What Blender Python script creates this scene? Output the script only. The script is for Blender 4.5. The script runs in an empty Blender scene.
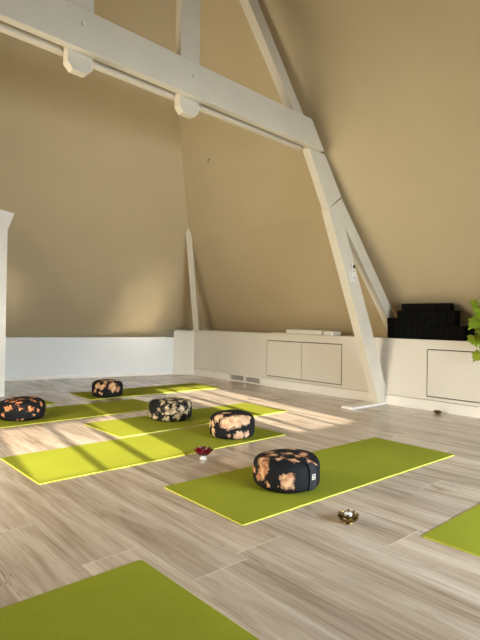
import bpy, bmesh, math, random
from mathutils import Vector, Matrix
random.seed(7)
S = bpy.context.scene
COL = S.collection
R = math.radians

# ------------------------------------------------------------------ helpers
def finish(name, bm, mats, parent=None, smooth=False, loc=None):
    bmesh.ops.recalc_face_normals(bm, faces=bm.faces)
    me = bpy.data.meshes.new(name)
    bm.to_mesh(me); bm.free()
    for m in (mats if isinstance(mats, (list, tuple)) else [mats]):
        me.materials.append(m)
    if smooth:
        for p in me.polygons: p.use_smooth = True
    o = bpy.data.objects.new(name, me)
    COL.objects.link(o)
    if parent: o.parent = parent
    if loc: o.location = loc
    return o

def empty(name, loc=(0, 0, 0)):
    o = bpy.data.objects.new(name, None)
    o.empty_display_size = .1
    o.location = loc
    COL.objects.link(o)
    return o

def tag(o, label, cat, group=None):
    o['label'] = label; o['category'] = cat
    if group: o['group'] = group
    return o

def structure(o):
    o['kind'] = 'structure'
    return o

def box(bm, x0, x1, y0, y1, z0, z1, bevel=0.0, seg=2):
    v = [bm.verts.new((x, y, z)) for z in (z0, z1) for x, y in ((x0, y0), (x1, y0), (x1, y1), (x0, y1))]
    fs = [bm.faces.new([v[i] for i in q]) for q in
          ((3, 2, 1, 0), (4, 5, 6, 7), (0, 1, 5, 4), (1, 2, 6, 5), (2, 3, 7, 6), (3, 0, 4, 7))]
    if bevel:
        es = list({e for f in fs for e in f.edges})
        bmesh.ops.bevel(bm, geom=es, offset=bevel, segments=seg, affect='EDGES', profile=.5)

def extrude_poly(bm, base, top, bevel=0.0):
    """prism between two matching rings of points"""
    n = len(base)
    a = [bm.verts.new(p) for p in base]; b = [bm.verts.new(p) for p in top]
    fs = [bm.faces.new(a[::-1]), bm.faces.new(b)]
    for i in range(n):
        j = (i + 1) % n
        fs.append(bm.faces.new((a[i], a[j], b[j], b[i])))
    if bevel:
        es = list({e for f in fs for e in f.edges})
        bmesh.ops.bevel(bm, geom=es, offset=bevel, segments=2, affect='EDGES', profile=.5)

def lathe(bm, prof, seg=32, mat=0):
    rings = []
    for r, z in prof:
        if r < 1e-6: rings.append([bm.verts.new((0, 0, z))])
        else: rings.append([bm.verts.new((r*math.cos(2*math.pi*k/seg), r*math.sin(2*math.pi*k/seg), z)) for k in range(seg)])
    for a, b in zip(rings, rings[1:]):
        for k in range(seg):
            l = (k+1) % seg
            if len(a) == 1 and len(b) == 1: continue
            if len(a) == 1: f = bm.faces.new((a[0], b[k], b[l]))
            elif len(b) == 1: f = bm.faces.new((a[k], a[l], b[0]))
            else: f = bm.faces.new((a[k], a[l], b[l], b[k]))
            f.material_index = mat

def tube(bm, pts, r, seg=8):
    pts = [Vector(p) for p in pts]; prev = None
    for i, p in enumerate(pts):
        d = (pts[min(i+1, len(pts)-1)] - pts[max(i-1, 0)]).normalized()
        up = Vector((0, 0, 1)) if abs(d.z) < .9 else Vector((1, 0, 0))
        s = d.cross(up).normalized(); t = s.cross(d)
        ring = [bm.verts.new(p + r*(math.cos(2*math.pi*k/seg)*s + math.sin(2*math.pi*k/seg)*t)) for k in range(seg)]
        if prev:
            for k in range(seg):
                l = (k+1) % seg
                bm.faces.new((prev[k], prev[l], ring[l], ring[k]))
        else: bm.faces.new(ring[::-1])
        prev = ring
    bm.faces.new(prev)

# ------------------------------------------------------------------ materials
def lin(c):
    return tuple(((v/255)/12.92 if v/255 <= .04045 else ((v/255+.055)/1.055)**2.4) for v in c) + (1,)

class NT:
    def __init__(s, name):
        s.m = bpy.data.materials.new(name); s.m.use_nodes = True
        s.t = s.m.node_tree; s.n = s.t.nodes; s.l = s.t.links
        s.b = s.n['Principled BSDF']
    def node(s, kind, **kw):
        x = s.n.new(kind)
        for k, v in kw.items(): setattr(x, k, v)
        return x
    def set(s, node, **kw):
        for k, v in kw.items():
            sock = node.inputs[k.replace('_', ' ')] if k.replace('_', ' ') in node.inputs else node.inputs[int(k[1:])]
            if isinstance(v, bpy.types.NodeSocket): s.l.new(v, sock)
            else: sock.default_value = v
        return node
    def math(s, op, a, b=None, c=None, clamp=False):
        x = s.node('ShaderNodeMath', operation=op, use_clamp=clamp)
        for i, v in enumerate((a, b, c)):
            if v is None: continue
            if isinstance(v, bpy.types.NodeSocket): s.l.new(v, x.inputs[i])
            else: x.inputs[i].default_value = v
        return x.outputs[0]
    def coord(s, kind='Object'):
        return s.node('ShaderNodeTexCoord').outputs[kind]
    def noise(s, vec, scale, detail=3, rough=.5, dist=0.0):
        x = s.node('ShaderNodeTexNoise')
        s.l.new(vec, x.inputs['Vector'])
        x.inputs['Scale'].default_value = scale; x.inputs['Detail'].default_value = detail
        x.inputs['Roughness'].default_value = rough; x.inputs['Distortion'].default_value = dist
        return x
    def ramp(s, fac, stops):
        x = s.node('ShaderNodeValToRGB'); e = x.color_ramp.elements
        while len(e) < len(stops): e.new(.5)
        for el, (p, c) in zip(e, stops): el.position = p; el.color = c
        s.l.new(fac, x.inputs[0])
        return x.outputs[0]
    def mix(s, fac, a, b, blend='MIX'):
        x = s.node('ShaderNodeMix', data_type='RGBA', blend_type=blend)
        for sock, v in ((x.inputs[0], fac), (x.inputs[6], a), (x.inputs[7], b)):
            if isinstance(v, bpy.types.NodeSocket): s.l.new(v, sock)
            else: sock.default_value = v
        return x.outputs[2]
    def bump(s, h, strength=.2, dist=.01):
        x = s.node('ShaderNodeBump'); x.inputs['Strength'].default_value = strength; x.inputs['Distance'].default_value = dist
        s.l.new(h, x.inputs['Height']); s.l.new(x.outputs[0], s.b.inputs['Normal'])

def plain(name, rgb, rough=.5, var=.06, scale=8, bump=.05, metallic=0, bscale=60):
    t = NT(name); c = t.coord()
    n = t.noise(c, scale, 4)
    k = lin(rgb); lo = tuple(v*(1-var) for v in k[:3])+(1,); hi = tuple(min(1, v*(1+var)) for v in k[:3])+(1,)
    col = t.ramp(n.outputs[0], [(.3, lo), (.7, hi)])
    t.l.new(col, t.b.inputs['Base Color'])
    t.b.inputs['Roughness'].default_value = rough; t.b.inputs['Metallic'].default_value = metallic
    if bump: t.bump(t.noise(c, bscale, 3).outputs[0], bump, .004)
    return t.m

M = {}
M['roof'] = plain('beige_paint', (191, 175, 142), .55, .03, 1.6, .10, 0, 90)
M['white'] = plain('white_paint', (232, 228, 220), .45, .02, 3, .05)
M['kneewall'] = plain('kneewall_paint', (216, 211, 200), .5, .02, 2, .05)
M['backwall'] = plain('skylit_white', (226, 229, 228), .5, .02, 2, .05)  # white paint with cool sky light mixed into its colour
M['timber'] = plain('painted_timber', (212, 204, 186), .5, .035, 5, .12, 0, 35)
M['gap'] = plain('dark_gap', (60, 52, 44), .9, .05)
M['vent'] = plain('vent_grey', (178, 171, 162), .5, .05)
M['black_foam'] = plain('black_foam', (10, 10, 11), .95, .25, 30, .2, 0, 200)
M['black_foam'].node_tree.nodes['Principled BSDF'].inputs['Specular IOR Level'].default_value = .12
M['plastic'] = plain('white_plastic', (225, 222, 214), .35, .02, 5, 0)
M['screen'] = plain('dark_screen', (28, 24, 22), .25, .05, 5, 0)
M['button'] = plain('grey_button', (110, 104, 98), .5, .05, 5, 0)
M['brass'] = plain('aged_brass', (118, 98, 60), .4, .25, 40, .1, 1.0, 120)
M['wax'] = plain('white_wax', (240, 240, 238), .35, .02, 20, 0)
M['tin'] = plain('aluminium_tin', (200, 200, 202), .3, .05, 20, 0, 1.0)
M['soil'] = plain('dark_soil', (48, 36, 27), .95, .3, 60, .5)
M['pot'] = plain('grey_pot', (196, 190, 182), .5, .05, 8, .1)
M['stem'] = plain('vine_stem', (96, 110, 40), .6, .15, 20, .1)
M['black_cloth'] = plain('black_cotton', (22, 23, 27), .85, .2, 60, .3, 0, 400)
M['label_cloth'] = plain('pale_label', (176, 168, 152), .7, .05, 60, .1)
M['label_print'] = plain('label_print', (70, 64, 58), .7, .05, 60, .1)

def red_glass():
    t = NT('red_glass'); n = t.noise(t.coord(), 40, 2)
    t.l.new(t.ramp(n.outputs[0], [(.3, lin((84, 6, 18))), (.7, lin((150, 24, 40)))]), t.b.inputs['Base Color'])
    t.b.inputs['Roughness'].default_value = .08
    t.b.inputs['Transmission Weight'].default_value = .55
    t.b.inputs['IOR'].default_value = 1.45
    return t.m
M['red_glass'] = red_glass()
def clear_glass():
    t = NT('clear_glass'); n = t.noise(t.coord(), 40, 2)
    t.l.new(t.ramp(n.outputs[0], [(.3, lin((236, 232, 232))), (.7, lin((250, 246, 246)))]), t.b.inputs['Base Color'])
    t.b.inputs['Roughness'].default_value = .15
    t.b.inputs['Transmission Weight'].default_value = .35
    return t.m
M['clear_glass'] = clear_glass()

def leaf_mat():
    t = NT('lime_leaf'); c = t.coord()
    n = t.noise(c, 9, 3)
    t.l.new(t.ramp(n.outputs[0], [(.3, lin((84, 112, 20))), (.55, lin((118, 148, 30))), (.75, lin((150, 170, 48)))]), t.b.inputs['Base Color'])
    t.b.inputs['Roughness'].default_value = .4
    t.b.inputs['Subsurface Weight'].default_value = .15
    return t.m
M['leaf'] = leaf_mat()

def mat_fabric(name, rgb):
    t = NT(name); c = t.coord()
    a = t.noise(c, 3, 3); b = t.noise(c, 320, 2)
    k = lin(rgb)
    lo = tuple(v*.9 for v in k[:3])+(1,); hi = tuple(v*1.08 for v in k[:3])+(1,)
    col = t.ramp(a.outputs[0], [(.3, lo), (.7, hi)])
    col = t.mix(.35, col, t.ramp(b.outputs[0], [(.3, tuple(v*.75 for v in k[:3])+(1,)), (.7, tuple(min(1, v*1.25) for v in k[:3])+(1,))]))
    t.l.new(col, t.b.inputs['Base Color']); t.b.inputs['Roughness'].default_value = .92
    t.b.inputs['Specular IOR Level'].default_value = .15
    t.bump(b.outputs[0], .25, .002)
    return t.m
M['mat'] = mat_fabric('green_mat', (136, 142, 38))
M['mat_edge'] = mat_fabric('green_mat_cut_edge', (196, 198, 78))

def floor_mat():
    t = NT('laminate_planks'); c = t.coord()
    sp = t.node('ShaderNodeSeparateXYZ'); t.l.new(c, sp.inputs[0])
    X, Y = sp.outputs[0], sp.outputs[1]
    W, LEN = .24, 1.38
    u = t.math('DIVIDE', t.math('SUBTRACT', X, .048), W)
    iu = t.math('FLOOR', u); fu = t.math('FRACT', u)
    w1 = t.node('ShaderNodeTexWhiteNoise', noise_dimensions='1D'); t.l.new(iu, w1.inputs['W'])
    v = t.math('ADD', t.math('DIVIDE', Y, LEN), t.math('MULTIPLY', w1.outputs['Value'], 7.3))
    iv = t.math('FLOOR', v); fv = t.math('FRACT', v)
    cb = t.node('ShaderNodeCombineXYZ'); t.l.new(iu, cb.inputs[0]); t.l.new(iv, cb.inputs[1])
    wn = t.node('ShaderNodeTexWhiteNoise', noise_dimensions='3D'); t.l.new(cb.outputs[0], wn.inputs['Vector'])
    rnd = wn.outputs['Value']
    # grain coordinates, shifted for each plank
    gx = t.math('ADD', X, t.math('MULTIPLY', rnd, 37.0))
    gy = t.math('ADD', Y, t.math('MULTIPLY', rnd, 91.0))
    def gvec(sx, sy):
        g = t.node('ShaderNodeCombineXYZ')
        t.l.new(t.math('MULTIPLY', gx, sx), g.inputs[0]); t.l.new(t.math('MULTIPLY', gy, sy), g.inputs[1])
        return g.outputs[0]
    broad = t.noise(gvec(9, .9), 1, 4, .6, .6)
    fine = t.noise(gvec(55, 2.2), 1, 5, .65, .4)
    hair = t.noise(gvec(150, 3.2), 1, 4, .62, .5)
    knot = t.noise(gvec(7, 1.7), 1, 2, .5, 1.6)
    col = t.ramp(broad.outputs[0], [(.28, lin((152, 135, 121))), (.42, lin((184, 169, 152))), (.56, lin((208, 195, 179))), (.76, lin((224, 213, 200)))])
    f2 = t.ramp(fine.outputs[0], [(.32, (.60, .57, .54, 1)), (.46, (.90, .89, .88, 1)), (.6, (1.0, 1.0, 1.0, 1))])
    col = t.mix(.6, col, f2, 'MULTIPLY')
    h2 = t.ramp(hair.outputs[0], [(.36, (.66, .63, .60, 1)), (.5, (.95, .945, .94, 1)), (.62, (1.04, 1.04, 1.04, 1))])
    col = t.mix(.52, col, h2, 'MULTIPLY')
    k2 = t.ramp(knot.outputs[0], [(.22, (.62, .57, .53, 1)), (.34, (.93, .92, .91, 1)), (.42, (1, 1, 1, 1))])
    col = t.mix(.8, col, k2, 'MULTIPLY')
    tone = t.ramp(rnd, [(0, (.80, .785, .77, 1)), (1, (.97, .955, .94, 1))])
    col = t.mix(1, col, tone, 'MULTIPLY')
    # thin dark cracks running with the grain
    cr = t.noise(gvec(26, 1.5), 1, 3, .55, 1.2)
    band = t.math('ABSOLUTE', t.math('SUBTRACT', cr.outputs[0], .5))
    gate = t.noise(gvec(3, 1.1), 1, 1)
    crack = t.math('MULTIPLY', t.math('LESS_THAN', band, .007), t.math('GREATER_THAN', gate.outputs[0], .63))
    col = t.mix(t.math('MULTIPLY', crack, .7), col, lin((92, 74, 60)))
    # joints; bevel highlight painted as pale lines across the plank ends
    du = t.math('MULTIPLY', t.math('MINIMUM', fu, t.math('SUBTRACT', 1.0, fu)), W)
    dv = t.math('MULTIPLY', t.math('MINIMUM', fv, t.math('SUBTRACT', 1.0, fv)), LEN)
    ju = t.math('LESS_THAN', du, .0016); jv = t.math('LESS_THAN', dv, .0022)
    col = t.mix(t.math('MULTIPLY', ju, .35), col, lin((150, 130, 112)))
    col = t.mix(t.math('MULTIPLY', jv, .6), col, lin((226, 214, 200)))
    t.l.new(col, t.b.inputs['Base Color'])
    t.l.new(t.math('ADD', t.math('MULTIPLY', fine.outputs[0], .14), .16), t.b.inputs['Roughness'])
    t.b.inputs['Specular IOR Level'].default_value = .85
    t.bump(fine.outputs[0], .05, .002)
    return t.m
M['floor'] = floor_mat()

def blotch(name, blobs, dark, rim, mid, pale, wob=.045, nscale=22, seed=0.0, soft=.22):
    """dark cotton with bleached blotches centred on the given object-space spots"""
    t = NT(name); c = t.coord()
    mp = t.node('ShaderNodeMapping'); t.l.new(c, mp.inputs[0]); mp.inputs['Location'].default_value = (seed, seed*.7, seed*.3)
    nz = t.noise(mp.outputs[0], nscale, 4, .6)
    off = t.node('ShaderNodeVectorMath', operation='SUBTRACT'); t.l.new(nz.outputs['Color'], off.inputs[0]); off.inputs[1].default_value = (.5, .5, .5)
    sc = t.node('ShaderNodeVectorMath', operation='SCALE'); t.l.new(off.outputs[0], sc.inputs[0]); sc.inputs['Scale'].default_value = wob*2
    ad = t.node('ShaderNodeVectorMath', operation='ADD'); t.l.new(c, ad.inputs[0]); t.l.new(sc.outputs[0], ad.inputs[1])
    acc = None
    for (x, y, z, r) in blobs:
        d = t.node('ShaderNodeVectorMath', operation='DISTANCE'); t.l.new(ad.outputs[0], d.inputs[0]); d.inputs[1].default_value = (x, y, z)
        v = t.math('SUBTRACT', 1.0, t.math('DIVIDE', d.outputs['Value'], r))
        acc = v if acc is None else t.math('MAXIMUM', acc, v)
    tint = t.noise(mp.outputs[0], 30, 3)
    pale2 = t.ramp(tint.outputs[0], [(.38, lin(mid)), (.62, lin(pale))])
    spk = t.noise(mp.outputs[0], 55, 3, .6)
    f = t.math('ADD', acc, t.math('MULTIPLY', t.math('SUBTRACT', spk.outputs[0], .52), .9), clamp=True)
    d0 = t.ramp(f, [(0.0, (0, 0, 0, 1)), (.04, (.25,)*3+(1,)), (soft, (1, 1, 1, 1))])
    body = t.ramp(t.noise(c, 140, 2).outputs[0], [(.3, tuple(v*.75 for v in lin(dark)[:3])+(1,)), (.7, tuple(v*1.3 for v in lin(dark)[:3])+(1,))])
    e1 = t.ramp(f, [(0, (0, 0, 0, 1)), (.02, (0, 0, 0, 1)), (.07, (1, 1, 1, 1))])
    col = t.mix(e1, body, lin(rim)); col = t.mix(d0, col, pale2)
    t.l.new(col, t.b.inputs['Base Color']); t.b.inputs['Roughness'].default_value = .8
    t.b.inputs['Specular IOR Level'].default_value = .2
    t.bump(t.noise(c, 22, 3).outputs[0], .35, .012)
    return t.m

# ------------------------------------------------------------------ room shell
# floor
bm = bmesh.new(); box(bm, -2.4, 5.5, -1.9, 8.2, -.1, 0)
structure(finish('floor', bm, M['floor']))

# roof slopes (sheets with thickness built outwards)
RK = 5.821                             # right slope:  x + .908 z = RK, a little flatter below ZK
ZK = 1.95
LN, LK = (0.0775143, 0.6553212, 0.7513625), 5.447807   # far slope
ZT = 4.25
CX = 1.68                              # ridge line of the attic
def rx(z): return RK - .908*z if z > ZK else 6.059 - 1.03*z
def ly(x, z): return (LK - LN[0]*x - LN[2]*z)/LN[1]
def slab(bm, quad, n, th=.1):
    n = Vector(n).normalized()*th
    extrude_poly(bm, [Vector(p) for p in quad], [Vector(p)+n for p in quad])
bm = bmesh.new()
z0 = .62
prof_r = [(rx(z0), z0), (rx(ZK), ZK), (rx(ZT), ZT)]
inner = [Vector((x, 0, z)) for x, z in prof_r]; outer = [Vector((x+.09, 0, z+.08)) for x, z in prof_r]
ring = inner + outer[::-1]
va = [bm.verts.new((p.x, -1.9, p.z)) for p in ring]
vb = [bm.verts.new((p.x, ly(p.x, p.z)+.06, p.z)) for p in ring]
for i in range(6):
    j = (i+1) % 6; bm.faces.new((va[i], va[j], vb[j], vb[i]))
for q in (va, vb):
    bm.faces.new((q[0], q[1], q[4], q[5])); bm.faces.new((q[1], q[2], q[3], q[4]))
structure(finish('ceiling', bm, M['roof']))
bm = bmesh.new()
z1 = .5
slab(bm, [(rx(z1)+.1, ly(rx(z1)+.1, z1), z1), (-2.6, ly(-2.6, z1), z1), (-2.6, ly(-2.6, ZT), ZT), (rx(ZT)+.1, ly(rx(ZT)+.1, ZT), ZT)], LN)
structure(finish('ceiling', bm, M['roof']))
# opposite slope and flat top, out of the picture
def rx2(z): return 2*CX - rx(z)
bm = bmesh.new()
slab(bm, [(rx2(.5), -1.9, .5), (rx2(.5), 8.0, .5), (rx2(ZT), 8.0, ZT), (rx2(ZT), -1.9, ZT)], (-1, 0, .908))
slab(bm, [(rx2(ZT)-.1, -1.9, ZT), (rx(ZT)+.1, -1.9, ZT), (rx(ZT)+.1, 3.7, ZT), (rx2(ZT)-.1, 3.9, ZT)], (0, 0, 1))
structure(finish('ceiling', bm, M['roof']))
bm = bmesh.new(); box(bm, -1.75, -1.65, -1.8, 7.6, 0, .8)
structure(finish('wall_left', bm, M['kneewall']))

# right kneewall with openings for cupboards and vents, ledge on top
XW, ZL, YC = 4.77, .705, 6.42
PD = (3.562, 4.793, .136, .615)       # double cupboard opening
PS = (1.10, 2.522, .136, .613)        # single cupboard opening
V1 = (5.232, 5.520, .010, .098); V2 = (4.912, 5.198, .010, .098)
bm = bmesh.new()
holes = [PD, PS, V1, V2]
ZBB = .107
ys = sorted({-1.8, YC, 4.905, 5.53} | {h[i] for h in holes for i in (0, 1)})
zs = sorted({0, ZBB, ZL-.018} | {h[i] for h in holes for i in (2, 3)})
for ya, yb in zip(ys, ys[1:]):
    run = None
    for za, zb in zip(zs, zs[1:]):
        cy, cz = (ya+yb)/2, (za+zb)/2
        if any(h[0] < cy < h[1] and h[2] < cz < h[3] for h in holes): continue
        if cz < ZBB and not 4.905 < cy < 5.53: continue
        box(bm, XW, XW+.03, ya, yb, za, zb)
box(bm, XW+.03, XW+.05, -1.8, YC, 0, ZL-.018)         # backing behind the openings
box(bm, XW-.004, 5.36, -1.8, YC+.35, ZL-.018, ZL)     # the ledge
bmesh.ops.remove_doubles(bm, verts=bm.verts, dist=1e-5)
structure(finish('wall_right', bm, M['kneewall']))
# baseboards on it
bm = bmesh.new()
box(bm, XW-.004, XW+.029, -1.7, 4.900, 0, .1015, .0015)
box(bm, XW-.004, XW+.029, 5.535, YC-.01, 0, .1000, .0015)
structure(finish('baseboard_right', bm, M['white']))

# corner piece of the kneewall
CA, CB = Vector((4.77, 6.42, 0)), Vector((4.545, 6.655, 0))
dC = (CB-CA).normalized(); nC = Vector((-dC.y, dC.x, 0))
if nC.x < 0: nC = -nC
bm = bmesh.new()
p = [CA, CB, CB+nC*.06, CA+nC*.06]
extrude_poly(bm, p, [q+Vector((0, 0, .70)) for q in p], .003)
p = [CA, CB, Vector((4.75, 7.1, 0)), Vector((5.3, 6.9, 0)), Vector((5.3, 6.42, 0))]
extrude_poly(bm, [q+Vector((0, 0, .685)) for q in p], [q+Vector((0, 0, .702)) for q in p])
structure(finish('wall_corner', bm, M['kneewall']))

# far kneewall
BA, BB = Vector((-2.0, 8.098, 0)), CB
dB = (BB-BA).normalized(); nB = Vector((-dB.y, dB.x, 0))
if nB.y < 0: nB = -nB
HB = .587
bm = bmesh.new()
p = [BA, BB, BB+nB*.05, BA+nB*.05]
extrude_poly(bm, p, [q+Vector((0, 0, HB)) for q in p])
p = [BA-nB*.006, BB-nB*.006, BB+nB*.62, BA+nB*.62]
extrude_poly(bm, [q+Vector((0, 0, HB-.018)) for q in p], [q+Vector((0, 0, HB)) for q in p])
structure(finish('wall_back', bm, M['backwall']))
bm = bmesh.new()
p = [BA-nB*.012, BB-nB*.012, BB, BA]
extrude_poly(bm, p, [q+Vector((0, 0, .045)) for q in p], .002)
structure(finish('baseboard_back', bm, M['white']))

# boxed-in pier at the left edge, running up into the slope
bm = bmesh.new()
px, py = 1.763, 5.80
p = [Vector((px-.42, py-.03, 0)), Vector((px, py, 0)), Vector((px-.012, py+.17, 0)), Vector((px-.43, py+.14, 0))]
extrude_poly(bm, p, [q+Vector((0, 0, 2.12)) for q in p], .004)
structure(finish('wall_pier', bm, M['white']))
bm = bmesh.new()
p = [Vector((px-.44, py-.05, 0)), Vector((px-.008, py-.02, 0)), Vector((px-.008, py+.0, 0)), Vector((px-.44, py-.03, 0))]
extrude_poly(bm, p, [q+Vector((0, 0, .055)) for q in p], .003)
structure(finish('baseboard_pier', bm, M['white']))

# gable behind the camera with two sunlit windows
YG = -1.7
sd = .149; SUN_T = .364
W1 = (.315, 1.268, 1.597, 2.69); W2 = (2.300, 3.062, 1.588, 2.60)
bm = bmesh.new()
xs = sorted({-2.4, 5.4, W1[0], W1[1], W2[0], W2[1]}); zs = sorted({0, 4.4, W1[2], W1[3], W2[2], W2[3]})
for xa, xb in zip(xs, xs[1:]):
    for za, zb in zip(zs, zs[1:]):
        cx, cz = (xa+xb)/2, (za+zb)/2
        if any(h[0] < cx < h[1] and h[2] < cz < h[3] for h in (W1, W2)): continue
        box(bm, xa, xb, YG-.06, YG, za, zb)
bmesh.ops.remove_doubles(bm, verts=bm.verts, dist=1e-5)
structure(finish('wall_front', bm, plain('gable_low_bounce_brown', (112, 92, 70), .6, .1, 4)))  # unseen wall, darkened to brown to lessen light bounced onto the truss
bm = bmesh.new()
for xc, w in ((.690, .055), (.985, .062)):
    box(bm, xc-w/2, xc+w/2, YG-.05, YG-.02, W1[2], W1[3])
box(bm, W1[0]-.02, 1.245, YG-.045, YG-.025, 2.125, W1[3]+.02)      # lowered blind
structure(finish('window_1', bm, M['white']))
bm = bmesh.new()
for xc, w in ((2.455, .075), (2.80, .045)):
    box(bm, xc-w/2, xc+w/2, YG-.05, YG-.02, W2[2], W2[3])
structure(finish('window_2', bm, M['white']))

# ------------------------------------------------------------------ cupboards, vents, ledge things
def door_panel(par, y0, y1, z0, z1):
    bm = bmesh.new(); box(bm, XW-.003, XW+.018, y0, y1, z0, z1, .0015)
    return finish('door', bm, M['kneewall'], par)
def cupboard(hole, splits, label):
    y0, y1, z0, z1 = hole
    t = tag(empty('eaves_cupboard', (XW, (y0+y1)/2, z0)), label, 'cupboard')
    T = Matrix.Translation(-t.location)
    bm = bmesh.new(); box(bm, XW+.0195, XW+.029, y0+.001, y1-.001, z0+.001, z1-.001)
    bm.transform(T); finish('door_gap_shade', bm, M['gap'], t)  # added dark plate that gives the door gaps their shade
    e = [y0] + splits + [y1]
    g = .010
    for a, b in zip(e, e[1:]):
        d = door_panel(t, a+(g if a == y0 else g*.4), b-(g if b == y1 else g*.4), z0+g, z1-g)
        d.data.transform(T)
    return t
cupboard(PD, [4.178], 'wide low cupboard with two white doors in the kneewall, left of the leaning post')
cupboard(PS, [], 'single-door white cupboard in the kneewall under the trailing plant')

def vent(v, label):
    y0, y1, z0, z1 = v
    t = tag(empty('vent_grille', (XW, (y0+y1)/2, z0)), label, 'vent')
    T = Matrix.Translation(-t.location)
    bm = bmesh.new()
    f = .010
    box(bm, XW-.006, XW+.012, y0, y1, z0, z0+f); box(bm, XW-.006, XW+.012, y0, y1, z1-f, z1)
    box(bm, XW-.006, XW+.012, y0, y0+f, z0+f, z1-f); box(bm, XW-.006, XW+.012, y1-f, y1, z0+f, z1-f)
    bm.transform(T); finish('grille_frame', bm, M['white'], t)
    bm = bmesh.new()
    n = 4
    for k in range(n):
        zc = z0+f+(k+.5)*(z1-z0-2*f)/n
        p = [Vector((XW+.010, y0+f, zc+.004)), Vector((XW+.010, y0+f, zc+.0068)), Vector((XW-.003, y0+f, zc+.001)), Vector((XW-.003, y0+f, zc-.0045)), Vector((XW, y0+f, zc-.0045))]
        extrude_poly(bm, p, [q+Vector((0, y1-y0-2*f, 0)) for q in p])
    for k in range(1, 4):
        yc = y0+f+k*(y1-y0-2*f)/4
        box(bm, XW-.003, XW+.012, yc-.003, yc+.003, z0+f, z1-f)
    bm.transform(T); finish('louvres', bm, M['vent'], t)
    bm = bmesh.new(); box(bm, XW+.020, XW+.029, y0+.002, y1-.002, z0+.002, z1-.002)
    bm.transform(T); finish('grille_back', bm, M['vent'], t)
vent(V1, 'left-hand grey louvred vent grille low in the kneewall, beside the baseboard end')
vent(V2, 'right-hand grey louvred vent grille low in the kneewall, nearer the cupboard doors')

# slim unit on the ledge
t = tag(empty('ledge_unit', (4.95, 4.15, ZL)), 'long slim white box-shaped unit lying on the ledge above the two-door cupboard', 'box unit')
bm = bmesh.new(); box(bm, -.09, .09, -.20, .385, 0, .058, .008); finish('unit_casing', bm, M['plastic'], t)
bm = bmesh.new(); box(bm, -.085, .085, -.235, -.20, 0, .045, .003); finish('unit_gap', bm, M['vent'], t)
bm = bmesh.new(); box(bm, -.09, .09, -.375, -.235, 0, .052, .012); finish('unit_end', bm, M['plastic'], t)
bm = bmesh.new(); box(bm, -.05, .05, -.14, .14, 0, .012, .002)
tag(finish('thin_board', bm, M['plastic'], loc=(4.93, 4.68, ZL)), 'thin flat white board lying on the ledge just left of the slim white unit', 'board')

# black foam yoga blocks
FX = XW + .008                       # the front of the stack
def block(y0, y1, z0, h, dx, label):
    bm = bmesh.new()
    hy = (y1-y0)/2-.0008
    box(bm, -dx/2, dx/2, -hy, hy, 0, h-.0005, .006)
    o = finish('yoga_block', bm, M['black_foam'], loc=(FX+dx/2+random.uniform(0, .005), (y0+y1)/2, z0))
    return tag(o, label, 'yoga block', 'black foam yoga blocks on the ledge')
ordn = ['first', 'second', 'third', 'fourth', 'fifth', 'sixth', 'seventh', 'eighth', 'ninth', 'tenth', 'eleventh', 'twelfth']
YB = 2.984; zb = ZL
for k in range(12):
    block(YB-(k+1)*.0695, YB-k*.0695, zb, .143, .225, 'black foam block upright in the bottom row on the ledge, %s from the left' % ordn[k])
zb2 = zb+.143
for k in range(4):
    block(YB+.006-(k+1)*.1455, YB+.006-k*.1455, zb2, .076, .20, 'black foam block flat in the second layer of the stack, %s from left' % ordn[k])
y = YB+.006-4*.1455
for k in range(2):
    block(y-(k+1)*.078, y-k*.078, zb2, .150, .125, 'black foam block upright at the right end of the second layer, %s one' % ('inner', 'outer')[k])
zb3 = zb2+.076
y = 2.872
for k in range(2):
    block(y-(k+1)*.2315, y-k*.2315, zb3, .0735, .145, 'black foam block lying lengthways in the third layer, %s one' % ('left', 'right')[k])
zb4 = zb3+.075
y = 2.824
block(y-.232, y, zb4, .072, .105, 'black foam block on top of the stack, lying lengthways at the left')
for k in range(2):
    block(y-.234-(k+1)*.142, y-.234-k*.142, zb4, .072, .105, 'black foam block on top of the stack, %s' % ('middle of the three', 'rightmost of the three')[k])

# ------------------------------------------------------------------ roof truss
a3 = R(3.0)
O = Vector((4.0, 2.955, 0)); D = Vector((math.cos(a3), math.sin(a3), 0)); N = Vector((-math.sin(a3), math.cos(a3), 0))
def T3(s, z, n): return O + D*s + N*n + Vector((0, 0, z))
truss = tag(empty('roof_truss', tuple(O)), 'white painted timber roof truss with long tie beam and leaning post across the room', 'timber frame')
TO = Matrix.Translation(-O)
def member(name, poly, n0, n1, bev=.004, m='timber', par=None):
    bm = bmesh.new()
    extrude_poly(bm, [T3(s, z, n0) for s, z in poly], [T3(s, z, n1) for s, z in poly], bev)
    bm.transform(TO)
    return finish(name, bm, M[m], par or truss)
ZB, ZU = 2.388, 2.621
member('tie_beam', [(-4.40, ZB), (-.463, ZB), (-.652, ZU), (-4.22, ZU)], -.058, -.001)
member('tie_beam', [(-4.40, ZB), (-.640, ZB), (-.80, ZU), (-4.22, ZU)], .0605, .108)
def post(sl, sr, zb):
    c = .035
    member('king_post', [(sl, ZT), (sl, zb+c), (sl+c, zb), (sr-c, zb), (sr, zb+c), (sr, ZT)], -.0005, .060)
post(-2.845, -2.687, 2.284)
post(-2.043, -1.872, 2.280)
member('rafter', [(-2.128, 4.18), (-.60, 2.391), (-.468, 2.391), (-1.965, 4.18)], 0.0, .08)
member('upper_post', [(-.612, 2.394), (-.300, 1.908), (-.098, 2.060), (-.372, 2.394)], 0.0, .078)
member('leaning_post', [(-.310, 1.905), (.165, .988), (.645, .022), (.867, .022), (.764, .224), (.439, .876), (.097, 1.515), (-.057, 1.805), (-.088, 2.052)], -.004, .082)
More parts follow.
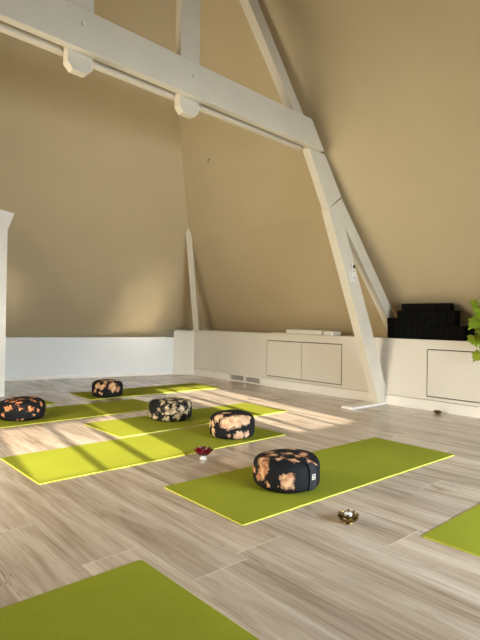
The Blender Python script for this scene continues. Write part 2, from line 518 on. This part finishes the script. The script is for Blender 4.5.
member('lower_rafter', [(-.093, 2.052), (-.057, 1.805), (.198, 1.555), (.791, .944), (1.022, .706), (1.204, .706), (.914, 1.009), (.261, 1.692)], .004, .080)
bm = bmesh.new(); box(bm, 4.17, XW-.005, 2.97, 3.115, 0, .022, .004)
bm.transform(TO); finish('foot_plate', bm, M['white'], truss)
for s, z in ((-2.786, 2.53), (-1.972, 2.523)):
    bm = bmesh.new()
    bmesh.ops.create_cone(bm, cap_ends=True, segments=16, radius1=.011, radius2=.009, depth=.016)
    bm.transform(Matrix.Translation(T3(s, z, -.064)-O) @ Matrix.Rotation(a3, 4, 'Z') @ Matrix.Rotation(R(90), 4, 'X'))
    finish('bolt', bm, M['plastic'], truss)

# remote control in its holder on the leaning post
def on_post(name, ctr, hs, hz, n0, n1, m, par, bev=.002):
    bm = bmesh.new()
    tilt = R(-9)
    def P(u, v, n):
        s = ctr[0]+u*math.cos(tilt)-v*math.sin(tilt); z = ctr[1]+u*math.sin(tilt)+v*math.cos(tilt)
        return T3(s, z, n)
    ring = [(-hs, -hz), (hs, -hz), (hs, hz), (-hs, hz)]
    tilt = R(8)
    extrude_poly(bm, [P(u, v, n0) for u, v in ring], [P(u, v, n1) for u, v in ring], bev)
    if par is not None: bm.transform(Matrix.Translation(-Vector(par.location)))
    return finish(name, bm, M[m], par)
rc = tag(empty('remote_control', tuple(T3(.10, 1.35, -.01))), 'white remote control with small dark display fixed on the leaning post', 'remote control')
on_post('remote_body', (.100, 1.352), .027, .086, -.024, -.0085, 'plastic', rc, .003)
on_post('display', (.099, 1.410), .014, .019, -.0262, -.0238, 'screen', rc, .0005)
on_post('button', (.101, 1.366), .007, .006, -.0262, -.0238, 'button', rc, .0005)
on_post('button', (.104, 1.300), .006, .006, -.0262, -.0238, 'screen', rc, .0005)
rh = tag(empty('remote_holder', tuple(T3(.088, 1.33, -.005))), 'slim white wall bracket behind the remote control on the leaning post', 'bracket')
on_post('bracket_plate', (.088, 1.330), .036, .066, -.0085, -.0042, 'plastic', rh, .001)

# slanting strut that rises from the corner of the kneewall into the hip of the roof
sb, st = Vector((4.815, 6.42, .70)), Vector((4.005, 5.545, 2.02))
dr = (st-sb).normalized(); hd = Vector((dr.y, -dr.x, 0)).normalized(); up = hd.cross(dr).normalized()
bm = bmesh.new()
w, dp = .040, .045
r0 = [sb+hd*sx*w+up*sy*dp for sx, sy in ((-1, -1), (1, -1), (1, 1), (-1, 1))]
def slide(p, z): return p+dr*((z-p.z)/dr.z)
bot = [slide(q, .7025) for q in r0]; top = [slide(q, 2.07) for q in r0]
extrude_poly(bm, bot, top, .003)
tag(finish('corner_strut', bm, M['timber']), 'thin white slanting strut standing on the kneewall corner where the two slopes meet', 'strut')
# wedge of another strut beside the pier top
bm = bmesh.new()
b0 = [Vector((px-.03, py+.002, 1.82)), Vector((px+.004, py+.002, 1.82)), Vector((px+.085, py+.002, 2.05)), Vector((px-.03, py+.002, 2.05))]
t0 = [p + Vector((0, .10, 0)) for p in b0]
extrude_poly(bm, b0, t0)
structure(finish('trim_1', bm, M['white']))

# little hook in the slope
bm = bmesh.new()
hk = Vector((3.426, 4.386, 2.638)); hn = Vector((-1, 0, -.908)).normalized()
tube(bm, [hk+hn*-.003, hk+hn*.02, hk+hn*.03+Vector((0, 0, -.012)), hk+hn*.024+Vector((0, 0, -.028))], .004, 8)
tag(finish('ceiling_hook', bm, M['gap']), 'tiny dark hook in the beige slope below the long tie beam', 'hook')

# ------------------------------------------------------------------ yoga mats
def yoga_mat(ctr, L, W, rot, label, th=.0048):
    bm = bmesh.new()
    def rr(L, W, r=.012, n=4):
        pts = []
        for cx, cy, a0 in ((L/2-r, W/2-r, 0), (-L/2+r, W/2-r, 90), (-L/2+r, -W/2+r, 180), (L/2-r, -W/2+r, 270)):
            for k in range(n+1):
                a = R(a0+90*k/n); pts.append((cx+r*math.cos(a), cy+r*math.sin(a)))
        return pts
    o, i = rr(L, W), rr(L-.003, W-.003)
    rings = []
    for pts, z in ((o, 0), (o, th-.001), (i, th)):
        rings.append([bm.verts.new((x, y, z)) for x, y in pts])
    n = len(o)
    for a, b in zip(rings, rings[1:]):
        for k in range(n):
            f = bm.faces.new((a[k], a[(k+1) % n], b[(k+1) % n], b[k])); f.material_index = 1
    bm.faces.new(rings[-1]).material_index = 0
    bm.faces.new(rings[0][::-1]).material_index = 1
    ob = finish('yoga_mat', bm, [M['mat'], M['mat_edge']], loc=(ctr[0], ctr[1], .0003))
    ob.rotation_euler.z = R(rot)
    return tag(ob, label, 'yoga mat', 'green yoga mats on the floor')
TH = .0048
yoga_mat((.035, 1.250), 1.83, .61, .6, 'empty green yoga mat in the near left foreground')
yoga_mat((2.360, 1.852), 1.855, .618, -1.0, 'green yoga mat in shade under the black cushion with the grey tag')
yoga_mat((2.832, .728), 1.83, .61, .6, 'empty green yoga mat cut off at the right edge of the floor')
yoga_mat((1.900, 2.932), 1.865, .630, .3, 'green yoga mat with brightly sunlit left end, under the cushion with large cream blotches')
yoga_mat((2.695, 3.602), 1.80, .605, .6, 'green yoga mat under the cushion speckled with small cream blotches')
yoga_mat((1.885, 4.468), 1.80, .660, .3, 'green yoga mat under the leftmost cushion with orange blotches')
yoga_mat((3.265, 5.290), 1.74, .580, -1.2, 'farthest green yoga mat, under the small cushion close to the back wall')
yoga_mat((1.085, 5.225), 1.83, .500, 0, 'green yoga mat mostly hidden behind the leftmost cushion')

# ------------------------------------------------------------------ meditation cushions
BLOBS = {
'b1': [(-0.142, 0.019, 0.134, 0.037), (-0.07, 0.021, 0.148, 0.029), (-0.061, -0.091, 0.144, 0.033), (-0.068, -0.031, 0.148, 0.022), (0.02, -0.07, 0.148, 0.025), (0.027, -0.151, 0.128, 0.022), (-0.173, -0.005, 0.098, 0.037), (-0.17, 0.036, 0.061, 0.022), (-0.125, -0.12, 0.067, 0.038), (-0.152, -0.077, 0.041, 0.012), (-0.1, -0.137, 0.04, 0.015), (-0.17, -0.026, 0.045, 0.013), (0.027, -0.116, 0.142, 0.013), (-0.1, -0.04, .15, 0.02), (0, 0, .15, 0.03), (0.07, -0.06, .15, 0.024), (-0.04, 0.08, .15, 0.03), (0.09, 0.04, .15, 0.026)],
'b2': [(-0.129, -0.102, 0.107, 0.055), (-0.072, -0.134, 0.123, 0.059), (-0.011, -0.148, 0.128, 0.048), (-0.142, -0.015, 0.131, 0.041), (0.04, -0.134, 0.133, 0.026), (-0.065, -0.011, 0.149, 0.038), (-0.151, 0.015, 0.025, 0.028), (-0.057, -0.147, 0.031, 0.044), (-0.118, -0.105, 0.032, 0.02), (-0.164, 0.03, 0.09, 0.022), (.005, -.155, .035, .024)],
'b3': [(-0.173, -0.025, 0.034, 0.026), (-0.087, -0.162, 0.087, 0.026), (-0.012, -0.183, 0.093, 0.028), (0.096, -0.143, 0.12, 0.031), (-0.055, -0.075, 0.147, 0.017), (-0.125, -0.066, 0.137, 0.021), (0.044, -0.179, 0.072, 0.022), (-0.043, -0.174, 0.041, 0.026), (-0.167, -0.074, 0.093, 0.017), (-0.13, -0.132, 0.076, 0.021), (-0.058, -0.156, 0.126, 0.017), (0.038, -0.152, 0.018, 0.017), (-0.117, -0.13, 0.117, 0.017), (0.006, -0.138, 0.139, 0.017), (-.13, -.125, .02, .026), (-0.05, -0.1, .15, 0.026), (0.03, -0.1, .15, 0.024), (-0.11, -0.03, .15, 0.026), (0.06, -0.02, .15, 0.026), (-0.02, -0.02, .15, 0.03), (-0.06, 0.05, .15, 0.026), (0.09, -0.08, .15, 0.024), (0.02, 0.07, .15, 0.028)],
'b4': [(-0.15, -0.061, 0.115, 0.028), (-0.123, -0.112, 0.104, 0.033), (-0.078, -0.112, 0.136, 0.021), (-0.015, -0.165, 0.102, 0.046), (-0.166, -0.036, 0.065, 0.017), (-0.122, -0.113, 0.042, 0.019), (0.002, -0.135, 0.014, 0.013), (0.057, -0.16, 0.082, 0.021), (0.085, -0.046, 0.146, 0.026), (0.04, -0.164, 0.063, 0.017), (-.06, -.06, .149, .035), (0, -.09, .148, .035)],
'b5': [(-0.154, -0.108, 0.101, 0.027), (-0.067, -0.145, 0.132, 0.021), (-0.071, -0.174, 0.097, 0.012), (0.005, -0.188, 0.091, 0.023), (0.051, -0.13, 0.14, 0.017), (-0.171, -0.073, 0.046, 0.014), (0.11, -0.142, 0.116, 0.019), (0.072, -0.175, 0.072, 0.012), (-0.131, -0.031, 0.141, 0.017), (-0.09, -0.03, 0.147, 0.013), (-0.111, -0.145, 0.112, 0.007), (0.034, -0.183, 0.045, 0.008), (-0.015, -0.189, 0.067, 0.008), (-.055, -.17, .014, .014), (-.085, -.155, .02, .012), (-0.1, -0.1, .15, 0.022), (0.05, -0.08, .15, 0.022), (-0.03, -0.05, .15, 0.028), (0.1, 0.02, .15, 0.026), (-0.07, 0.06, .15, 0.026)],
}
def far_side(blobs, rad, n, r0, r1):
    out = []
    for k in range(n):
        a = R(-20 + 190*k/(n-1)) + random.uniform(-.1, .1)
        z = random.uniform(.03, .13)
        out.append((rad*math.cos(a), rad*math.sin(a), z, random.uniform(r0, r1)))
    return blobs + out

def cushion_profile(rad, h, n=4.2, steps=26):
    prof = []
    for k in range(steps+1):
        a = -math.pi/2 + math.pi*k/steps
        ca, sa = max(0, math.cos(a)), math.sin(a)
        m = n if sa > 0 else 6.0
        r = rad*(ca**(2/m)); z = h/2 + h/2*math.copysign(abs(sa)**(2/m), sa)
        prof.append((r if 0 < k < steps else 0, z))
    return prof
def cushion(ctr, rad, h, key, cols, label, wob=.02, squash=1.0, nfar=9, soft=.22, nscale=30, grow=1.2):
    prof = cushion_profile(rad, h)
    bm = bmesh.new(); lathe(bm, prof, 64)
    rnd = random.Random(key)
    ph = [rnd.uniform(0, 6.28) for _ in range(4)]
    for v in bm.verts:
        a = math.atan2(v.co.y, v.co.x); rr = math.hypot(v.co.x, v.co.y)
        k = 1 + .012*math.sin(3*a+ph[0]) + .007*math.sin(7*a+ph[1])
        v.co.x *= k; v.co.y *= k
        if v.co.z > h*.5: v.co.z += .006*math.sin(2*a+ph[2])*(rr/rad) + .004*(1-(rr/rad)**2)
    mt = blotch('bleached_cotton', far_side([(x, y, z*h/.15, r*grow) for x, y, z, r in BLOBS[key]], rad, nfar, .02, .04), *cols, wob=wob, nscale=nscale, seed=rnd.uniform(0, 9), soft=soft)
    ob = finish('meditation_cushion', bm, mt, smooth=True, loc=(ctr[0], ctr[1], TH+.0005))
    # piped seams round the top and bottom of the side band
    for zf in (.9,):
        bm = bmesh.new()
        pr = min(prof, key=lambda p: abs(p[1]-h*zf) if p[0] > rad*.5 else 9)
        pts = []
        for k in range(65):
            a = 2*math.pi*k/64
            kk = 1 + .012*math.sin(3*a+ph[0]) + .007*math.sin(7*a+ph[1])
            pts.append((pr[0]*kk*math.cos(a), pr[0]*kk*math.sin(a), pr[1]+.006*math.sin(2*a+ph[2])))
        tube(bm, pts, .0028, 6)
        finish('piping', bm, mt, ob, smooth=True)
    return tag(ob, label, 'cushion', 'round meditation cushions')
BLK = (17, 18, 22)
c1 = cushion((1.955, 1.803), .175, .160, 'b1', (BLK, (74, 44, 30), (168, 112, 80), (212, 172, 134)), 'nearest round black cushion with peach bleached blotches and a grey tag', .055, soft=.45, nscale=20, grow=1.12)
c2 = cushion((2.468, 2.832), .168, .175, 'b2', (BLK, (90, 56, 44), (186, 140, 108), (212, 184, 148)), 'round black cushion covered in large cream blotches, behind the red glass lotus', .030, soft=.25, nscale=24, grow=1.02)
c3 = cushion((2.475, 3.655), .185, .165, 'b3', (BLK, (66, 56, 44), (176, 152, 118), (216, 198, 168)), 'round black cushion speckled with many small cream blotches, on a mat in the middle row', .060, soft=.55, nscale=26, grow=1.35)
c4 = cushion((2.635, 5.135), .168, .178, 'b4', (BLK, (86, 50, 32), (190, 138, 98), (222, 184, 144)), 'farthest small round black cushion with peach blotches, near the back wall', .045, soft=.4, nscale=26)
c5 = cushion((1.485, 4.42), .188, .165, 'b5', (BLK, (96, 46, 22), (198, 118, 70), (216, 156, 108)), 'leftmost round black cushion with scattered orange blotches', .045, soft=.4, nscale=26)

# carrying strap with a small tag on the near cushion
prof = [p for p in cushion_profile(.175, .160, steps=40)]
th0 = R(270.5)
def strip(prof, z0, z1, half, off, name, m, par, th=.0025):
    pts = [(r+off, z) for r, z in prof if z0 <= z <= z1 and r > .1]
    bm = bmesh.new(); rows = []
    for o2 in (0, th):
        rows.append([[bm.verts.new(((r+o2)*math.cos(th0+u/.175), (r+o2)*math.sin(th0+u/.175), z)) for u in (-half, -half/3, half/3, half)] for r, z in pts])
    for q in rows:
        for a, b in zip(q, q[1:]):
            for k in range(3): bm.faces.new((a[k], a[k+1], b[k+1], b[k]))
    for a, b in zip(rows[0], rows[0][1:]): pass
    A, B = rows
    for i in range(len(pts)-1):
        for k in (0, 3): bm.faces.new((A[i][k], A[i+1][k], B[i+1][k], B[i][k]))
    for i in (0, len(pts)-1):
        for k in range(3): bm.faces.new((A[i][k], A[i][k+1], B[i][k+1], B[i][k]))
    return finish(name, bm, M[m], par, smooth=False)
strap = strip(prof, .012, .150, .024, .003, 'carry_strap', 'black_cloth', c1)
lp = [(.1820, .070), (.1820, .097)]
lab = strip(lp, 0, 1, .0125, 0, 'tag', 'label_cloth', strap, .0015)
lab['label'] = 'small grey woven tag'
pr = strip([(.1838, .087), (.1838, .092)], 0, 1, .008, 0, 'print', 'label_print', strap, .0006)
pr2 = strip([(.1838, .076), (.1838, .081)], 0, 1, .006, 0, 'print', 'label_print', strap, .0006)

# ------------------------------------------------------------------ lotus candle holders
def petal_bm(length, width, rise, r0=.012, th=.0016, zb=.004, curl=.55):
    """a pointed bowl-shaped petal growing outwards along +x"""
    bm = bmesh.new(); nu, nv = 8, 4; top = []
    for i in range(nu+1):
        t = i/nu
        w = width*math.sin(math.pi*min(1, .16+.84*t))**.75 * (1-t**4*.2) if t < 1 else .0006
        x = r0 + length*(t - .18*t*t)
        zc = zb + rise*(t**(1.0+curl))
        top.append([(x - .12*width*((2*j/nv-1)**2), (2*j/nv-1)*w/2, zc + .22*w*((2*j/nv-1)**2)) for j in range(nv+1)])
    A = [[bm.verts.new(p) for p in row] for row in top]
    B = [[bm.verts.new((p[0]+th*.6, p[1], p[2]-th)) for p in row] for row in top]
    for G in (A, B):
        for i in range(nu):
            for j in range(nv): bm.faces.new((G[i][j], G[i][j+1], G[i+1][j+1], G[i+1][j]))
    for i in range(nu):
        for j in (0, nv): bm.faces.new((A[i][j], A[i+1][j], B[i+1][j], B[i][j]))
    for i in (0, nu):
        for j in range(nv): bm.faces.new((A[i][j], A[i][j+1], B[i][j+1], B[i][j]))
    return bm
def lotus(loc, rings, m, label, cup, foot, group, rot0=0.0, zoff=0.0, scale=1.0):
    t = tag(empty('lotus_candle_holder', loc), label, 'candle holder', group)
    bm = bmesh.new(); lathe(bm, foot, 24); finish('base', bm, M['clear_glass'] if m == 'red_glass' else M[m], t, smooth=True)
    bm = bmesh.new(); lathe(bm, cup, 24); finish('cup', bm, M[m], t, smooth=True)
    for n, ln, wd, rise, r0, a0 in rings:
        proto = None
        for k in range(n):
            if proto is None: o = proto = finish('petal', petal_bm(ln, wd, rise, r0, zb=zoff+.004), M[m], t, smooth=True)
            else:
                o = proto.copy(); COL.objects.link(o); o.parent = t
            o.rotation_euler.z = 2*math.pi*k/n + a0 + rot0
    t.scale = (scale,)*3
    return t
brass_rings = [(8, .038, .027, .026, .010, 0), (8, .030, .024, .036, .008, math.pi/8)]
cup = [(0, .008), (.017, .008), (.0205, .012), (.0215, .030), (.0205, .030), (.0195, .013), (0, .0115)]
foot = [(0, 0), (.020, 0), (.022, .003), (.014, .008), (0, .009)]
lotus((1.802, 1.300, 0), brass_rings, 'brass', 'brass lotus candle holder with a white tealight, on the bare floor near the right mats', cup, foot, 'brass lotus holders', .2, 0, 1.2)
t = tag(empty('tealight', (1.802, 1.300, .0143)), 'white tealight in a metal tin, held in the nearer brass lotus', 'candle')
bm = bmesh.new(); lathe(bm, [(0, 0), (.0185, 0), (.0188, .026), (.0182, .026), (.0180, .002), (0, .002)], 24); finish('tin', bm, M['tin'], t, smooth=True)
bm = bmesh.new(); lathe(bm, [(0, .0021), (.0176, .0021), (.0176, .0262), (.010, .0255), (0, .0255)], 24); finish('wax', bm, M['wax'], t, smooth=True)
bm = bmesh.new(); tube(bm, [(0, 0, .025), (.0005, 0, .030), (.002, 0, .033)], .0008, 6); finish('wick', bm, M['gap'], t)
lotus((4.672, 2.352, 0), [(8, .038, .027, .022, .010, 0), (6, .028, .024, .030, .008, .3)], 'brass', 'small dull brass lotus holder standing against the baseboard', cup, foot, 'brass lotus holders', .5)
lotus((1.925, 2.475, 0), [(8, .052, .044, .036, .012, 0), (7, .036, .036, .046, .008, math.pi/7)], 'red_glass',
      'red glass lotus bowl on a clear foot, at the near edge of the sunlit mat', [(0, .018), (.014, .018), (.020, .024), (.023, .038), (.021, .038), (.018, .025), (0, .021)],
      [(0, 0), (.020, 0), (.021, .004), (.013, .009), (.011, .015), (.017, .0225), (0, .022)], 'glass lotus holders', .1, .016, 1.15)

# ------------------------------------------------------------------ trailing plant at the right edge
pl = tag(empty('potted_vine', (4.93, 1.74, ZL)), 'lime green trailing plant hanging over the ledge at the right edge', 'plant')
bm = bmesh.new(); lathe(bm, [(0, 0), (.075, 0), (.082, .006), (.105, .15), (.108, .155), (.100, .157), (.096, .13), (0, .13)], 32)
finish('pot', bm, M['pot'], pl, smooth=True)
bm = bmesh.new(); lathe(bm, [(.0955, .131), (.05, .136), (0, .138)], 24); finish('soil', bm, M['soil'], pl, smooth=True)
P0 = Vector(pl.location)
def leaf(bm, pos, size, nrm, axis):
    """lobed leaf, gently folded along its midrib"""
    nrm = Vector(nrm).normalized(); ax = Vector(axis); ax = (ax - nrm*ax.dot(nrm)).normalized(); sd_ = nrm.cross(ax)
    out = [(0, -.02), (.20, -.16), (.46, -.10), (.40, .14), (.62, .34), (.36, .46), (.30, .70), (.14, .72), (0, 1.05)]
    ring = out + [(-x, y) for x, y in out[-2:0:-1]]
    def pt(x, y, th): return Vector(pos) + size*(sd_*x + ax*(y-.3) + nrm*(-.22*abs(x) - .16*max(0, y-.3)**2 + th))
    for th in (0, -.02):
        c = [bm.verts.new(pt(0, y, th)) for y in (.1, .5)]
        vs = [bm.verts.new(pt(x, y, th)) for x, y in ring]
        n = len(vs)
        for k in range(n):
            a, b = ring[k], ring[(k+1) % n]
            ca = 0 if a[1] < .32 else 1; cb = 0 if b[1] < .32 else 1
            if ca == cb: bm.faces.new((vs[k], vs[(k+1) % n], c[ca]))
            else: bm.faces.new((vs[k], vs[(k+1) % n], c[cb], c[ca]))
bm = bmesh.new()
spots = [((4.66, 2.010, 1.066), .075), ((4.68, 1.990, 1.015), .100), ((4.66, 2.006, .885), .125), ((4.66, 2.004, .730), .120), ((4.66, 1.978, .585), .105),
         ((4.68, 1.95, .955), .11), ((4.69, 1.95, .80), .11), ((4.68, 1.93, .68), .10)]
rn = random.Random(3)
for k in range(26):
    spots.append(((rn.uniform(4.60, 4.84), rn.uniform(1.45, 1.90), rn.uniform(.62, 1.10)), rn.uniform(.08, .12)))
ctr = Vector((4.93, 1.74, .95))
for pos, sz in spots:
    p = Vector(pos)
    if p.x > 4.72 and p.z < .86: p.z = rn.uniform(.90, 1.10)
    nr = Vector((-.8+rn.uniform(-.35, .35), -.45+rn.uniform(-.35, .35), .45+rn.uniform(-.3, .3)))
    ax = Vector((rn.uniform(-.5, .1), rn.uniform(-.2, .8), -.8+rn.uniform(-.3, .6)))
    leaf(bm, p-P0, sz, nr, ax)
finish('foliage', bm, M['leaf'], pl)
bm = bmesh.new()
root = Vector((0, 0, .13))
for pos, sz in spots[:5]+spots[8:20:2]:
    p = Vector(pos)-P0
    mid = Vector((p.x*.6, p.y*.6, max(p.z, .13)+.09))
    if Vector(pos).x < 4.74: mid.x = min(mid.x, -.17); 
    pts = [root+Vector((p.x*.2, p.y*.2, 0)), root.lerp(mid, .6)+Vector((0, 0, .05)), mid, mid.lerp(p, .6)+Vector((-.01, .01, .02)), p]
    tube(bm, pts, .0025, 6)
finish('stem', bm, M['stem'], pl, smooth=True)

# ------------------------------------------------------------------ light
w = bpy.data.worlds.new('sky'); S.world = w; w.use_nodes = True
bg = w.node_tree.nodes['Background']; bg.inputs[0].default_value = (.75, .86, 1.0, 1); bg.inputs[1].default_value = 1.0
sun = bpy.data.lights.new('sun', 'SUN'); sun.energy = 18; sun.angle = R(.53); sun.color = (1.0, .88, .72)
so = bpy.data.objects.new('sun', sun); COL.objects.link(so)
so.rotation_euler = Vector((.149, 1.0, -SUN_T*math.hypot(.149, 1))).to_track_quat('-Z', 'Y').to_euler()
so.location = (0, -6, 5)
def area(name, loc, direction, sx, sy, power, col):
    l = bpy.data.lights.new(name, 'AREA'); l.shape = 'RECTANGLE'; l.size = sx; l.size_y = sy; l.energy = power; l.color = col
    o = bpy.data.objects.new(name, l); COL.objects.link(o); o.location = loc
    o.rotation_euler = Vector(direction).to_track_quat('-Z', 'Z').to_euler()
    return o
g = area('daylight_gable', (2.5, -1.6, .95), (-.12, 1, -.28), 2.6, 1.2, 118, (.82, .92, 1.0)); g.data.spread = R(95)
k = area('warm_side_fill', (-.95, 3.5, 1.25), (1, -.22, -.20), 2.4, 1.1, 92, (1.0, .89, .70)); k.data.spread = R(118)  # added fill lamp for warm light from the left; the slope has no opening

# ------------------------------------------------------------------ camera
cam = bpy.data.cameras.new('camera'); cam.sensor_fit = 'VERTICAL'; cam.sensor_height = 36; cam.sensor_width = 27
cam.lens = 504.98/640*36; cam.clip_start = .02
co = bpy.data.objects.new('camera', cam); COL.objects.link(co)
r_ = Vector((0.74576104, -0.66599178, 0.01718807)); u_ = Vector((-0.01483312, 0.00919455, 0.99984771)); d_ = Vector((0.66604839, 0.74590242, 0.0030218))
co.matrix_world = Matrix(((r_.x, u_.x, -d_.x, 0), (r_.y, u_.y, -d_.y, 0), (r_.z, u_.z, -d_.z, .855), (0, 0, 0, 1)))
S.camera = co
vs = S.view_settings
vs.view_transform = 'Standard'; vs.look = 'None'; vs.gamma = 1; vs.use_curve_mapping = False
vs.exposure = -0.08
S.display_settings.display_device = 'sRGB'
try:
    S.cycles.use_denoising = True
    S.cycles.max_bounces = 12; S.cycles.diffuse_bounces = 8
    S.cycles.sample_clamp_indirect = 120
    S.cycles.blur_glossy = 0.0; S.cycles.caustics_reflective = True
except Exception: pass
